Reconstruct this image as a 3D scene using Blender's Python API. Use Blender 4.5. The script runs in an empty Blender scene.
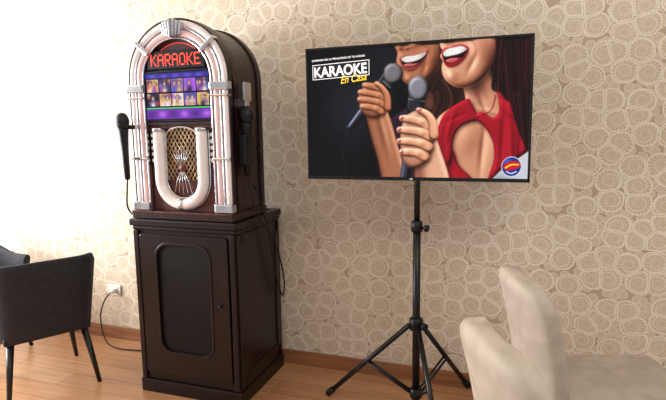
import bpy, bmesh, math, random
import numpy as np
from mathutils import Vector, Matrix
random.seed(4)
scene = bpy.context.scene
scene.view_settings.view_transform = 'Standard'
C = bpy.context.collection

def lin(c):
    out = []
    for v in c[:3]:
        v = v/255.0
        out.append(v/12.92 if v <= 0.04045 else ((v+0.055)/1.055)**2.4)
    return (out[0], out[1], out[2], 1.0)

# ------------------------------------------------------------------ materials
def base_mat(name, col, rough=0.5, metal=0.0, emit=None, estr=0.0, coat=0.0, spec=0.5):
    m = bpy.data.materials.new(name); m.use_nodes = True
    b = m.node_tree.nodes['Principled BSDF']
    b.inputs['Base Color'].default_value = lin(col)
    b.inputs['Roughness'].default_value = rough
    b.inputs['Metallic'].default_value = metal
    b.inputs['Coat Weight'].default_value = coat
    b.inputs['Specular IOR Level'].default_value = spec
    if emit is not None:
        b.inputs['Emission Color'].default_value = lin(emit)
        b.inputs['Emission Strength'].default_value = estr
    return m

class NT:
    def __init__(s, m):
        s.t = m.node_tree; s.n = s.t.nodes; s.b = s.n['Principled BSDF']
    def new(s, typ, **kw):
        n = s.n.new(typ)
        for k, v in kw.items(): setattr(n, k, v)
        return n
    def link(s, a, b): s.t.links.new(a, b)
    def put(s, sock, v):
        if isinstance(v, bpy.types.NodeSocket): s.link(v, sock)
        else: sock.default_value = v
    def math(s, op, a, b=0.0, c=0.0, clamp=False):
        n = s.new('ShaderNodeMath', operation=op); n.use_clamp = clamp
        s.put(n.inputs[0], a); s.put(n.inputs[1], b); s.put(n.inputs[2], c)
        return n.outputs[0]
    def smooth(s, v, lo, hi, a=0.0, b=1.0):
        n = s.new('ShaderNodeMapRange', interpolation_type='SMOOTHSTEP')
        s.put(n.inputs['Value'], v)
        n.inputs['From Min'].default_value = lo; n.inputs['From Max'].default_value = hi
        n.inputs['To Min'].default_value = a; n.inputs['To Max'].default_value = b
        return n.outputs['Result']
    def mix(s, f, a, b):
        n = s.new('ShaderNodeMix', data_type='RGBA')
        s.put(n.inputs['Factor'], f)
        s.put(n.inputs[6], a); s.put(n.inputs[7], b)
        return n.outputs[2]
    def coords(s): return s.new('ShaderNodeTexCoord').outputs['Object']

def noise_mat(name, c1, c2, scale=(20,20,20), rough=0.5, detail=4, bump=0.0, metal=0.0, coat=0.0, bscale=None, spec=0.5):
    m = base_mat(name, c1, rough, metal, coat=coat, spec=spec); t = NT(m)
    mp = t.new('ShaderNodeMapping'); t.link(t.coords(), mp.inputs[0]); mp.inputs['Scale'].default_value = scale
    n = t.new('ShaderNodeTexNoise'); n.inputs['Scale'].default_value = 1.0; n.inputs['Detail'].default_value = detail
    t.link(mp.outputs[0], n.inputs['Vector'])
    f = t.smooth(n.outputs[0], 0.35, 0.65)
    t.link(t.mix(f, lin(c1), lin(c2)), t.b.inputs['Base Color'])
    if bump:
        n2 = t.new('ShaderNodeTexNoise'); n2.inputs['Scale'].default_value = bscale or 300
        t.link(t.coords(), n2.inputs['Vector'])
        bp = t.new('ShaderNodeBump'); bp.inputs['Strength'].default_value = bump; bp.inputs['Distance'].default_value = 0.002
        t.link(n2.outputs[0], bp.inputs['Height']); t.link(bp.outputs[0], t.b.inputs['Normal'])
    return m

def wallpaper_mat():
    m = base_mat('shell_wallpaper', (205,195,178), 0.45); t = NT(m)
    sep = t.new('ShaderNodeSeparateXYZ'); t.link(t.coords(), sep.inputs[0])
    def layer(S, rnd, off, ribs, rad):
        """one layer of round ammonite shells: returns (cream line mask, inside-shell mask)"""
        x = t.math('MULTIPLY_ADD', sep.outputs[0], S, off); z = t.math('MULTIPLY_ADD', sep.outputs[2], S*1.04, off*1.7)
        cb = t.new('ShaderNodeCombineXYZ'); t.link(x, cb.inputs[0]); t.link(z, cb.inputs[1]); p = cb.outputs[0]
        v1 = t.new('ShaderNodeTexVoronoi', voronoi_dimensions='2D', feature='F1')
        v2 = t.new('ShaderNodeTexVoronoi', voronoi_dimensions='2D', feature='DISTANCE_TO_EDGE')
        for v in (v1, v2):
            v.inputs['Scale'].default_value = 1.0; v.inputs['Randomness'].default_value = rnd
            t.link(p, v.inputs['Vector'])
        loc = t.new('ShaderNodeVectorMath', operation='SUBTRACT')
        t.link(p, loc.inputs[0]); t.link(v1.outputs['Position'], loc.inputs[1])
        rs = t.new('ShaderNodeSeparateColor'); t.link(v1.outputs['Color'], rs.inputs[0])
        ls = t.new('ShaderNodeSeparateXYZ'); t.link(loc.outputs[0], ls.inputs[0])
        lx = t.math('ADD', ls.outputs[0], t.math('MULTIPLY_ADD', rs.outputs[0], 0.16, -0.08))
        ly = t.math('ADD', ls.outputs[1], t.math('MULTIPLY_ADD', rs.outputs[1], 0.16, -0.08))
        ang = t.math('ARCTAN2', ly, lx)
        r = t.math('SQRT', t.math('ADD', t.math('MULTIPLY', lx, lx), t.math('MULTIPLY', ly, ly)))
        r = t.math('MAXIMUM', r, 0.01)
        dr = t.math('SIGN', t.math('SUBTRACT', rs.outputs[2], 0.5))
        turn = t.math('MULTIPLY', t.math('MULTIPLY', ang, 1/(2*math.pi)), dr)
        ph = t.math('ADD', t.math('MULTIPLY', t.math('LOGARITHM', r, math.e), 1.25), turn)
        fr = t.math('FRACT', t.math('ADD', ph, rs.outputs[0]))
        sp = t.math('ABSOLUTE', t.math('SUBTRACT', fr, 0.5))
        spiral = t.smooth(sp, 0.40, 0.46)
        rib = t.math('SINE', t.math('ADD', t.math('MULTIPLY', ang, float(ribs)), t.math('MULTIPLY', fr, 2.6)))
        ribm = t.math('MULTIPLY', t.smooth(rib, 0.0, 0.8), t.smooth(r, 0.07, 0.16))
        ribm = t.math('MULTIPLY', ribm, 0.55)
        rr = t.math('SUBTRACT', rad, v1.outputs['Distance'])
        d = t.math('SMOOTH_MIN', t.math('MULTIPLY', v2.outputs['Distance'], 1.0), rr, 0.12)
        inside = t.smooth(d, 0.002, 0.024)
        rim = t.math('MULTIPLY', inside, t.smooth(d, 0.055, 0.090, 1.0, 0.0))
        lines = t.math('MAXIMUM', t.math('MAXIMUM', t.math('MULTIPLY', spiral, .9), ribm), rim, clamp=True)
        return lines, inside
    l1, i1 = layer(9.6, 0.74, 0.0, 18, .60)
    l2, i2 = layer(23.0, 0.8, 3.3, 11, .56)
    CRE, SH, GR = lin((238,230,213)), lin((202,184,158)), lin((184,164,138))
    c1 = t.mix(l1, SH, CRE); c2 = t.mix(t.math('MULTIPLY', l2, .8), SH, CRE)
    c2 = t.mix(i2, GR, c2)
    col = t.mix(i1, c2, c1)
    n = t.new('ShaderNodeTexNoise'); n.inputs['Scale'].default_value = 2.0; t.link(t.coords(), n.inputs['Vector'])
    col = t.mix(t.smooth(n.outputs[0], 0.3, 0.7, 0.0, 0.12), col, lin((210,194,168)))
    t.link(col, t.b.inputs['Base Color'])
    t.b.inputs['Roughness'].default_value = .5
    bp = t.new('ShaderNodeBump'); bp.inputs['Strength'].default_value = 0.2; bp.inputs['Distance'].default_value = 0.002
    t.link(t.math('MULTIPLY', l1, i1), bp.inputs['Height']); t.link(bp.outputs[0], t.b.inputs['Normal'])
    return m

def floor_mat():
    m = base_mat('laminate_floor', (190,140,95), 0.32); t = NT(m)
    co = t.coords()
    br = t.new('ShaderNodeTexBrick'); t.link(co, br.inputs['Vector'])
    br.inputs['Scale'].default_value = 1.0; br.inputs['Brick Width'].default_value = 1.2
    br.inputs['Row Height'].default_value = 0.14; br.inputs['Mortar Size'].default_value = 0.002
    br.inputs['Color1'].default_value = lin((180,130,90)); br.inputs['Color2'].default_value = lin((198,150,110))
    br.inputs['Mortar'].default_value = lin((110,72,44)); br.offset = 0.37
    mp = t.new('ShaderNodeMapping'); mp.inputs['Scale'].default_value = (2.5, 40, 1); t.link(co, mp.inputs[0])
    n = t.new('ShaderNodeTexNoise'); n.inputs['Scale'].default_value = 1; n.inputs['Detail'].default_value = 6
    t.link(mp.outputs[0], n.inputs['Vector'])
    t.link(t.mix(t.smooth(n.outputs[0], 0.4, 0.7, 0, 0.45), br.outputs[0], lin((146,98,62))), t.b.inputs['Base Color'])
    return m

M = {}
M['wallpaper'] = wallpaper_mat()
M['floor'] = floor_mat()
M['ceil'] = noise_mat('ceiling_paint', (234,230,224), (228,224,218), rough=0.9)
M['plaster'] = noise_mat('wall_paint', (222,218,210), (214,210,202), rough=0.8)
M['baseboard'] = noise_mat('baseboard_wood', (140,92,62), (162,110,74), (3,60,60), rough=0.4)
M['darkwood'] = noise_mat('dark_mahogany', (17,9,8), (28,14,12), (60,60,4), rough=0.33, spec=.35)
M['darkwood2'] = noise_mat('dark_walnut_case', (34,19,17), (50,28,25), (60,60,6), rough=0.33, spec=.4)
M['black'] = noise_mat('black_lacquer', (5,4,5), (9,8,8), rough=0.5, spec=.25)
M['plastic'] = noise_mat('black_plastic', (10,10,12), (16,16,18), rough=0.4, spec=.35)
M['metalblk'] = noise_mat('black_painted_steel', (13,13,15), (18,18,20), rough=0.35, metal=0.2)
M['chrome'] = noise_mat('chrome', (212,212,214), (198,198,202), rough=0.22, metal=1.0)
M['gold'] = noise_mat('brass', (205,180,140), (180,150,110), rough=0.3, metal=0.9)
M['bronze'] = noise_mat('bronze_panel', (84,46,42), (110,66,60), rough=0.35, metal=0.4)
M['maroon'] = noise_mat('maroon_panel', (64,12,14), (40,8,10), rough=0.4)
M['tubew'] = base_mat('milky_tube', (230,222,219), 0.2, emit=(255,236,232), estr=0.10, coat=0.5)
M['tubep'] = base_mat('pink_tube', (222,192,190), 0.2, emit=(255,196,190), estr=0.12, coat=0.5)
M['led'] = base_mat('red_led', (255,40,20), 0.4, emit=(255,66,40), estr=2.2)
M['button'] = base_mat('button_cream', (235,225,200), 0.3, emit=(255,240,210), estr=0.15)
M['cream'] = noise_mat('cream_upholstery', (190,178,162), (176,164,148), (14,14,14), rough=0.8, bump=0.5, bscale=420)
M['charcoal'] = noise_mat('charcoal_upholstery', (42,43,50), (33,34,40), (40,40,40), rough=0.8, bump=0.3, bscale=500)
M['darkleg'] = noise_mat('ebony_leg', (16,13,13), (24,19,18), (40,40,6), rough=0.35)
M['white'] = noise_mat('white_plastic', (232,230,224), (226,224,218), rough=0.4)
M['cable'] = base_mat('cable_rubber', (14,13,13), 0.5)
M['txtw'] = base_mat('logo_white', (240,240,240), 0.5, emit=(245,245,245), estr=0.85)
M['txty'] = base_mat('logo_yellow', (240,200,40), 0.5, emit=(245,205,60), estr=0.8)
M['txtk'] = base_mat('logo_black', (6,6,8), 0.5)
M['micgrey'] = noise_mat('mic_grille', (50,52,56), (28,30,34), (500,500,500), rough=0.4, metal=0.6)

def screen_mat(name, strength):
    m = base_mat(name, (5,5,6), 0.25); t = NT(m)
    a = t.new('ShaderNodeVertexColor'); a.layer_name = 'Col'
    t.link(a.outputs[0], t.b.inputs['Emission Color'])
    t.b.inputs['Emission Strength'].default_value = strength
    t.b.inputs['Specular IOR Level'].default_value = 0.2
    return m
M['tvscreen'] = screen_mat('tv_picture', 1.0)
M['jbscreen'] = screen_mat('jukebox_picture', 1.2)

# ------------------------------------------------------------------ mesh helpers
def finish(name, bm, mat, parent=None, smooth=False, bevel=0, seg=2, sub=0):
    bmesh.ops.recalc_face_normals(bm, faces=bm.faces[:])
    me = bpy.data.meshes.new(name); bm.to_mesh(me); bm.free()
    ob = bpy.data.objects.new(name, me); C.objects.link(ob)
    me.materials.append(mat)
    if parent: ob.parent = parent
    if bevel:
        b = ob.modifiers.new('b', 'BEVEL'); b.width = bevel; b.segments = seg; b.limit_method = 'ANGLE'; b.angle_limit = math.radians(35)
    if sub:
        s = ob.modifiers.new('s', 'SUBSURF'); s.levels = sub; s.render_levels = sub
    if smooth:
        for p in me.polygons: p.use_smooth = True
    return ob

def empty(name, loc=(0,0,0), rz=0, sc=1.0):
    e = bpy.data.objects.new(name, None); C.objects.link(e)
    e.location = loc; e.rotation_euler = (0,0,math.radians(rz)); e.scale = (sc,sc,sc); e.empty_display_size = 0.1
    return e

def box(name, x0,x1,y0,y1,z0,z1, mat, parent=None, bevel=0, seg=2):
    bm = bmesh.new()
    bmesh.ops.create_cube(bm, size=1)
    for v in bm.verts:
        v.co = Vector(((x0+x1)/2+v.co.x*(x1-x0), (y0+y1)/2+v.co.y*(y1-y0), (z0+z1)/2+v.co.z*(z1-z0)))
    return finish(name, bm, mat, parent, bevel=bevel, seg=seg)

def prism(name, pts, y0, y1, mat, parent=None, bevel=0, smooth=False):
    bm = bmesh.new()
    a = [bm.verts.new((p[0], y0, p[1])) for p in pts]; b = [bm.verts.new((p[0], y1, p[1])) for p in pts]
    n = len(pts)
    bm.faces.new(a); bm.faces.new(b[::-1])
    for i in range(n):
        f = bm.faces.new((a[i], a[(i+1)%n], b[(i+1)%n], b[i]))
        f.smooth = smooth
    return finish(name, bm, mat, parent, bevel=bevel)

def lathe_into(bm, prof, origin, axis, n=20):
    ax = Vector(axis).normalized(); u = ax.orthogonal().normalized(); w = ax.cross(u)
    rings = []
    for t, r in prof:
        c = Vector(origin)+ax*t
        rings.append([bm.verts.new(c+(u*math.cos(2*math.pi*k/n)+w*math.sin(2*math.pi*k/n))*max(r,1e-4)) for k in range(n)])
    for i in range(len(rings)-1):
        for k in range(n):
            f = bm.faces.new((rings[i][k], rings[i][(k+1)%n], rings[i+1][(k+1)%n], rings[i+1][k])); f.smooth = True
    bm.faces.new(rings[0][::-1]); bm.faces.new(rings[-1])

def lathe(name, prof, origin, axis, mat, parent=None, n=20):
    bm = bmesh.new(); lathe_into(bm, prof, origin, axis, n)
    return finish(name, bm, mat, parent)

def rod(name, p, q, r0, r1, mat, parent=None, n=14):
    d = Vector(q)-Vector(p)
    return lathe(name, [(0,r0),(d.length,r1)], p, d, mat, parent, n)

def tube_into(bm, path, r, n=14, closed=False):
    path = [Vector(p) for p in path]; N = len(path); rings = []
    t0 = (path[1]-path[0]).normalized(); u = t0.orthogonal().normalized()
    for i in range(N):
        if closed: t = (path[(i+1)%N]-path[i-1]).normalized()
        else: t = (path[min(i+1,N-1)]-path[max(i-1,0)]).normalized()
        u = (u-t*u.dot(t)).normalized(); w = t.cross(u)
        rr = r[i] if isinstance(r, (list,tuple)) else r
        rings.append([bm.verts.new(path[i]+(u*math.cos(2*math.pi*k/n)+w*math.sin(2*math.pi*k/n))*rr) for k in range(n)])
    rng = N if closed else N-1
    for i in range(rng):
        A, B = rings[i], rings[(i+1)%N]
        for k in range(n):
            f = bm.faces.new((A[k], A[(k+1)%n], B[(k+1)%n], B[k])); f.smooth = True
    if not closed:
        bm.faces.new(rings[0][::-1]); bm.faces.new(rings[-1])

def tube(name, path, r, mat, parent=None, n=14, closed=False):
    bm = bmesh.new(); tube_into(bm, path, r, n, closed)
    return finish(name, bm, mat, parent)

def crom(pts, sub=8, closed=False):
    P = [Vector(p) for p in pts]; out = []; N = len(P)
    rng = N if closed else N-1
    for i in range(rng):
        if closed: p0,p1,p2,p3 = P[i-1],P[i],P[(i+1)%N],P[(i+2)%N]
        else: p0,p1,p2,p3 = P[max(i-1,0)],P[i],P[i+1],P[min(i+2,N-1)]
        for k in range(sub):
            t = k/sub
            out.append(0.5*((2*p1)+(p2-p0)*t+(2*p0-5*p1+4*p2-p3)*t*t+(3*p1-p0-3*p2+p3)*t**3))
    if not closed: out.append(P[-1])
    return out

def text(name, s, loc, size, mat, parent, rot=0, shear=0, ext=0.0003, ax='LEFT', bold=0.0, sx=1.0):
    cu = bpy.data.curves.new(name, 'FONT'); cu.body = s; cu.size = size; cu.extrude = ext; cu.shear = shear
    cu.align_x = ax; cu.offset = bold
    ob = bpy.data.objects.new(name, cu); C.objects.link(ob); ob.parent = parent
    ob.location = loc; ob.rotation_euler = (math.radians(90), math.radians(-rot), 0); ob.scale = (sx,1,1)
    cu.materials.append(mat)
    return ob

# ------------------------------------------------------------------ painter (pictures shown on the two displays)
class Canvas:
    def __init__(s, W, H, f):
        s.W, s.H, s.f = W, H, f
        s.img = np.zeros((H, W, 3)); s.Y, s.X = np.mgrid[0:H, 0:W].astype(float)
        s.k = W/224.0
    def pt(s, p): return s.f(p[0], p[1])
    def blur(s, m, r):
        if r < 0.4: return m
        k = int(math.ceil(r*2.2)); g = np.exp(-0.5*(np.arange(-k,k+1)/r)**2); g /= g.sum()
        for ax in (0,1):
            pad = [(0,0),(0,0)]; pad[ax] = (k,k); q = np.pad(m, pad, mode='edge'); o = np.zeros_like(m)
            for i, w in enumerate(g):
                o += w*(q[i:i+m.shape[0], :] if ax == 0 else q[:, i:i+m.shape[1]])
            m = o
        return m
    def mask(s, pts, sub=6, soft=0.8, smooth=True):
        P = [Vector((p[0], p[1])) for p in pts]
        if smooth: P = crom(P, sub, True)
        P = [s.pt(p) for p in P]
        m = np.zeros((s.H, s.W), bool)
        for i in range(len(P)):
            x0,y0 = P[i]; x1,y1 = P[(i+1)%len(P)]
            if y0 == y1: continue
            lo, hi = min(y0,y1), max(y0,y1)
            a = max(0, int(math.ceil(lo))); b = min(s.H, int(math.ceil(hi)))
            if b <= a: continue
            ys = np.arange(a, b); xs = x0+(ys-y0)*(x1-x0)/(y1-y0)
            m[a:b] ^= (s.X[a:b] < xs[:,None])
        return s.blur(m.astype(float), soft)
    def fill(s, m, c, a=1.0):
        m = np.clip(m*a, 0, 1)[...,None]; s.img = s.img*(1-m)+np.array(c)*m
    def poly(s, pts, c, a=1.0, soft=0.8, smooth=True, clip=None):
        m = s.mask(pts, soft=soft, smooth=smooth)
        if clip is not None: m = m*clip
        s.fill(m, c, a); return m
    def g(s, x, y, rx, ry, ang=0):
        cx, cy = s.pt((x,y)); ex, _ = s.pt((x+rx,y)); _, ey = s.pt((x,y+ry)); rx = abs(ex-cx); ry = abs(ey-cy)
        t = math.radians(ang); dx, dy = s.X-cx, s.Y-cy
        u = (dx*math.cos(t)+dy*math.sin(t))/rx; v = (-dx*math.sin(t)+dy*math.cos(t))/ry
        return np.exp(-(u*u+v*v))
    def dab(s, x, y, rx, ry, c, a=0.6, ang=0, clip=None):
        m = s.g(x,y,rx,ry,ang)
        if clip is not None: m = m*clip
        s.fill(m, c, a)
    def smask(s, pts, ws, soft=0.8):
        P = [Vector((p[0],p[1],w)) for p,w in zip(pts, ws)]
        if len(P) > 2: P = crom(P, 6)
        Q = [(*s.pt(p), p[2]*s.k/2) for p in P]; m = np.zeros((s.H,s.W))
        pad = max(q[2] for q in Q)+6
        X0 = max(0,int(min(q[0] for q in Q)-pad)); X1 = min(s.W,int(max(q[0] for q in Q)+pad)+1)
        Y0 = max(0,int(min(q[1] for q in Q)-pad)); Y1 = min(s.H,int(max(q[1] for q in Q)+pad)+1)
        if X1 <= X0 or Y1 <= Y0: return m
        X = s.X[Y0:Y1,X0:X1]; Y = s.Y[Y0:Y1,X0:X1]; mm = np.zeros(X.shape)
        for (x0,y0,w0),(x1,y1,w1) in zip(Q[:-1],Q[1:]):
            dx,dy = x1-x0,y1-y0; L2 = dx*dx+dy*dy+1e-9
            t = np.clip(((X-x0)*dx+(Y-y0)*dy)/L2, 0, 1)
            d = np.hypot(X-(x0+t*dx), Y-(y0+t*dy))
            mm = np.maximum(mm, np.clip((w0+(w1-w0)*t-d)/max(soft*1.5,.3)+.5, 0, 1))
        m[Y0:Y1,X0:X1] = mm
        return m
    def stroke(s, pts, w0, w1, c, a=1.0, soft=0.8, clip=None):
        n = len(pts); m = s.smask(pts, [w0+(w1-w0)*i/(n-1) for i in range(n)], soft)
        if clip is not None: m = m*clip
        s.fill(m, c, a); return m
    def part(s, m, alb, R=8, bumps=(), L=(-.45,-.6,.66), amb=.22, dif=.95, spec=.25, sp=18, shadow=.55, sh=4, tint=(1.0,.80,.70)):
        if shadow:
            o = np.roll(np.roll(s.blur(m, sh), int(sh*.8), 1), int(sh*1.1), 0)
            s.img *= (1-shadow*np.clip(o,0,1)*(1-m))[...,None]
        h = np.zeros_like(m)
        for q,wt in ((1.0,.6),(.45,.4)):
            b = np.clip((s.blur(m, R*q)-.5)*2, 0, 1); h += wt*R*q*1.5*np.sqrt(np.clip(1-(1-b)**2,0,1))
        for (x,y,rx,ry,an,amp) in bumps: h = h+amp*s.g(x,y,rx,ry,an)
        h = s.blur(h, 1.4)
        gy, gx = np.gradient(h)
        n = np.sqrt(gx*gx+gy*gy+1); nx, ny, nz = -gx/n, -gy/n, 1/n
        Ln = np.array(L)/np.linalg.norm(L); lam = nx*Ln[0]+ny*Ln[1]+nz*Ln[2]
        wrap = np.clip((lam+.25)/1.25, 0, 1)
        Hh = Ln+np.array((0,0,1)); Hh /= np.linalg.norm(Hh); sv = np.clip(nx*Hh[0]+ny*Hh[1]+nz*Hh[2],0,1)**sp
        out = np.zeros_like(s.img); a = np.broadcast_to(np.array(alb, float), s.img.shape)
        for c in range(3):
            lum = amb*tint[c]+dif*(wrap**(1/(tint[c]**.6)))
            out[...,c] = a[...,c]*lum+255*spec*sv*(.95 if c==0 else .88)
        mm = np.clip(m,0,1)[...,None]; s.img = s.img*(1-mm)+np.clip(out,0,255)*mm
        return m
    def grid(s, name, x0, x1, z0, z1, y, mat, parent):
        W,H = s.W, s.H
        xs = np.linspace(x0,x1,W); zs = np.linspace(z1,z0,H)
        co = np.zeros((H,W,3)); co[...,0] = xs[None,:]; co[...,1] = y; co[...,2] = zs[:,None]
        idx = np.arange(W*H).reshape(H,W)
        q = np.stack([idx[1:,:-1], idx[1:,1:], idx[:-1,1:], idx[:-1,:-1]], -1).reshape(-1)
        nf = (W-1)*(H-1)
        me = bpy.data.meshes.new(name); me.vertices.add(W*H); me.vertices.foreach_set('co', co.reshape(-1))
        me.loops.add(nf*4); me.loops.foreach_set('vertex_index', q.astype(np.int32))
        me.polygons.add(nf); me.polygons.foreach_set('loop_start', (np.arange(nf)*4).astype(np.int32))
        me.update(calc_edges=True); me.validate()
        c = np.clip(s.img/255.0, 0, 1); c = np.where(c <= 0.04045, c/12.92, ((c+0.055)/1.055)**2.4)
        at = me.color_attributes.new('Col', 'FLOAT_COLOR', 'POINT')
        at.data.foreach_set('color', np.concatenate([c, np.ones((H,W,1))], -1).reshape(-1).astype(np.float32))
        me.materials.append(mat)
        ob = bpy.data.objects.new(name, me); C.objects.link(ob); ob.parent = parent
        return ob

def paint_singers():
    W,H = 680, 416
    def f(x,y):
        s = (x-309.5)/(533-309.5); top = 52.5-15.5*s; bot = 176+5*s; t = (y-top)/(bot-top)
        st = (s*1.15)/((1-s)+1.15*s)
        return st*(W-1), t*(H-1)
    c = Canvas(W,H,f)
    rng = np.random.default_rng(3)
    c.img[:] = (8,8,11)
    c.dab(352,108,36,44,(42,45,56),.75); c.dab(386,60,24,30,(38,34,42),.7); c.dab(325,165,30,20,(20,20,26),.7)
    def hairs(m, roots, tips, n, cols, w=.8, a=.55, mid=None, seed=1):
        r = random.Random(seed)
        for i in range(n):
            t = i/(n-1)+r.uniform(-.03,.03); col = r.choice(cols)
            pts = []
            for poly in ((roots,)+((mid,) if mid else ())+(tips,)):
                q = max(0,min(.999,t))*(len(poly)-1); j = int(q); u = q-j
                pts.append((poly[j][0]*(1-u)+poly[j+1][0]*u+r.uniform(-1,1), poly[j][1]*(1-u)+poly[j+1][1]*u))
            c.stroke(pts, w*r.uniform(.5,1.3), w*.4, col, a*r.uniform(.5,1), soft=.9, clip=m)
    SK1=(178,120,90); SK2=(228,168,138)
    hm = c.mask([(430,32),(470,34),(476,55),(472,85),(462,112),(446,122),(430,116),(430,92),(434,66)])
    c.part(hm,(58,32,22),14,spec=.05,shadow=0)
    hairs(hm,[(434,34),(470,34)],[(430,116),(462,112)],46,[(120,74,48),(20,10,8),(84,50,34),(34,18,13)],mid=[(436,76),(474,74)],seed=2)
    dm = c.mask([(386,130),(402,112),(420,104),(446,106),(458,118),(452,186),(384,186)])
    c.part(dm,(46,30,50),14,bumps=[(402+i*8,150,2.2,40,-8,3*(-1)**i) for i in range(6)],spec=.03,shadow=0)
    nm = c.mask([(414,80),(436,66),(446,84),(456,102),(446,114),(426,110),(415,98)])
    c.part(nm,SK1,14,bumps=[(438,98,3,16,-20,3)],amb=.12,dif=.55,spec=.04,L=(.5,-.5,.7))
    lh = c.mask([(428,84),(442,74),(456,88),(460,110),(446,124),(431,118),(436,104),(434,92)])
    c.part(lh,(46,25,18),8,spec=.05,sh=3)
    hairs(lh,[(430,80),(452,80)],[(430,120),(456,118)],34,[(118,72,48),(16,8,6),(78,46,32),(28,14,10)],mid=[(438,98),(462,98)],seed=12,w=1)
    fm = c.mask([(402,30),(399,42),(396.5,48),(399,54),(398,61),(399,68),(401,75),(405,81.5),(412,86),(421,85),(431,79),(440,67),(446,52),(448,30)])
    c.part(fm,SK1,20,bumps=[(409,80.5,6,4.5,0,5),(431,58,7,8,-15,5),(400,47,4,5,0,7),(415,47,7,2.4,-5,3),(403,68,3,5,0,1.5),(427,66,2.6,10,15,-3)],L=(-.7,-.3,.65),amb=.20,dif=1.02,spec=.12,shadow=.5,sh=7)
    c.dab(440,62,7,20,(90,48,34),.6,ang=12,clip=fm); c.dab(424,86,13,4,(80,44,32),.7,ang=-15,clip=fm)
    c.dab(432,56,4,4,(224,134,112),.3,clip=fm)
    c.stroke([(423,46),(430,50),(431.5,58),(429,66)],1.2,.8,(120,66,46),.5,soft=2.6,clip=fm)
    c.dab(402.5,51,1.8,.9,(60,26,20),.9); c.dab(409.5,50.5,1.8,.9,(60,26,20),.8); c.dab(405.5,51.8,3.5,1,(130,74,54),.6,clip=fm)
    lm = c.mask([(400.6,59.5),(405,56.2),(409,56.6),(416,54.8),(424,53),(429.6,51.2),(427.6,58),(421.5,66.4),(414,71.4),(405.8,70.2)])
    c.part(lm,(168,80,72),3,spec=.2,sp=22,shadow=.25,sh=3)
    mo = c.mask([(402,60),(408,57.5),(416,56.5),(428,53.4),(425,60),(419.5,65.5),(413,68.6),(406,67.4)]); c.fill(mo,(34,8,11))
    c.part(c.mask([(404,67),(409,64.5),(416,64.5),(420,63.5),(416,67.8),(411,69)])*mo,(176,84,86),3,shadow=0)
    te = c.mask([(402.6,60),(408,57.4),(416,56.4),(427.5,53.4),(424,58.5),(416,62.2),(407,63.2)])*mo
    c.fill(te,(234,228,220)); c.dab(425,56,4,4,(150,130,120),.6,clip=te); c.dab(404,61,2,3,(180,160,150),.5,clip=te)
    for k in range(6): c.stroke([(406.3+k*3.1,56),(406.6+k*3.1,63)],.3,.3,(170,152,146),.6,clip=te,soft=.6)
    hairs(c.mask([(440,30),(451,30),(451,58),(445,76),(436,94),(429,90),(436,76),(441,60)]),[(441,30),(450,30)],[(429,92),(437,94)],34,[(40,22,16),(24,12,9),(86,52,36),(30,16,12)],w=1.6,a=1.0,mid=[(440,62),(450,62)],seed=5)
    am = c.mask([(366,108),(384,102),(391,116),(398,140),(410,188),(386,188),(377,158),(370,134)])
    c.part(am,SK1,12,bumps=[(384,130,3,22,-14,3)],amb=.16,dif=.95,spec=.12,L=(.6,-.35,.65),sh=6)
    c.stroke([(352,126),(346,140),(344,158),(350,182)],1.2,1.2,(34,34,40))
    c.part(c.smask([(350,127.5),(368,105),(387,81)],[5,7.5,11]),(64,74,98),6,spec=.7,sp=30,sh=4)
    c.part(c.smask([(383,87),(389,79.5)],[12.5,14.5]),(30,33,42),4,spec=.4)
    gm = c.mask([(386,70),(391,64.8),(398,64.5),(403.5,69),(404,76.5),(399.5,82.5),(391.5,84.5),(386,79)])
    c.part(gm,(120,124,134),8,spec=.3,sp=12,amb=.15)
    def mesh(gm,x,y,col=(30,32,38)):
        for k in range(14):
            c.stroke([(x-12+k*1.9,y-14),(x-9+k*1.9,y+14)],.28,.28,col,.45,clip=gm,soft=.5); c.stroke([(x-14,y-12+k*1.9),(x+14,y-14.5+k*1.9)],.28,.28,col,.45,clip=gm,soft=.5)
    mesh(gm,395,74)
    c.stroke([(385,81.5),(392,88)],1.4,1.4,(120,126,140),.8,soft=.9)
    pm = c.mask([(360,94),(366,87),(376,83),(384,86),(389,96),(388.5,108),(380,117),(369,117),(362,109)])
    c.part(pm,SK1,10,amb=.22,dif=.75,sh=5)
    FW=[5.4,6.8,6.2,7.0,6.6]
    for a,b in (((387,93),(366,85.5)),((388,99.5),(361.5,92.5)),((387.5,106),(361,99.5)),((384,112.5),(363.5,106.5))):
        dx,dy = a[0]-b[0], a[1]-b[1]
        pts = [b,(b[0]+dx*.25,b[1]+dy*.25-1.0),(b[0]+dx*.5,b[1]+dy*.5-1.7),(b[0]+dx*.72,b[1]+dy*.72-1.8),a]
        c.part(c.smask(pts,FW,1.1),SK1,6,bumps=[(pts[3][0],pts[3][1],2.2,2,0,1.4),(pts[1][0],pts[1][1],2,1.8,0,.9)],L=(-.35,-.65,.68),amb=.26,dif=1.04,spec=.12,shadow=.38,sh=2.2)
        c.dab(b[0]-.4,b[1]-.4,1.5,1.2,(232,188,172),.6)
        for q in (pts[1],pts[3]): c.stroke([(q[0]-.4,q[1]-2),(q[0]+.2,q[1]+2)],.4,.4,(120,70,50),.3,soft=1)
    c.part(c.smask([(389,108),(388.5,97),(384,89),(378,84)],[8,7,5.8,5],1.1),SK1,6,L=(.2,-.7,.65),amb=.26,dif=1.04,spec=.12,shadow=.38,sh=2.2)
    c.dab(377.6,84,1.6,1.2,(236,194,178),.7)
    hb = c.mask([(484,30),(540,28),(540,128),(534,152),(524,142),(514,118),(505,100),(494,86),(488,66)])
    c.part(hb,(44,16,18),18,bumps=[(500+i*7,80,2.5,50,-10,4*(-1)**i) for i in range(5)],spec=.05,shadow=0)
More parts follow.
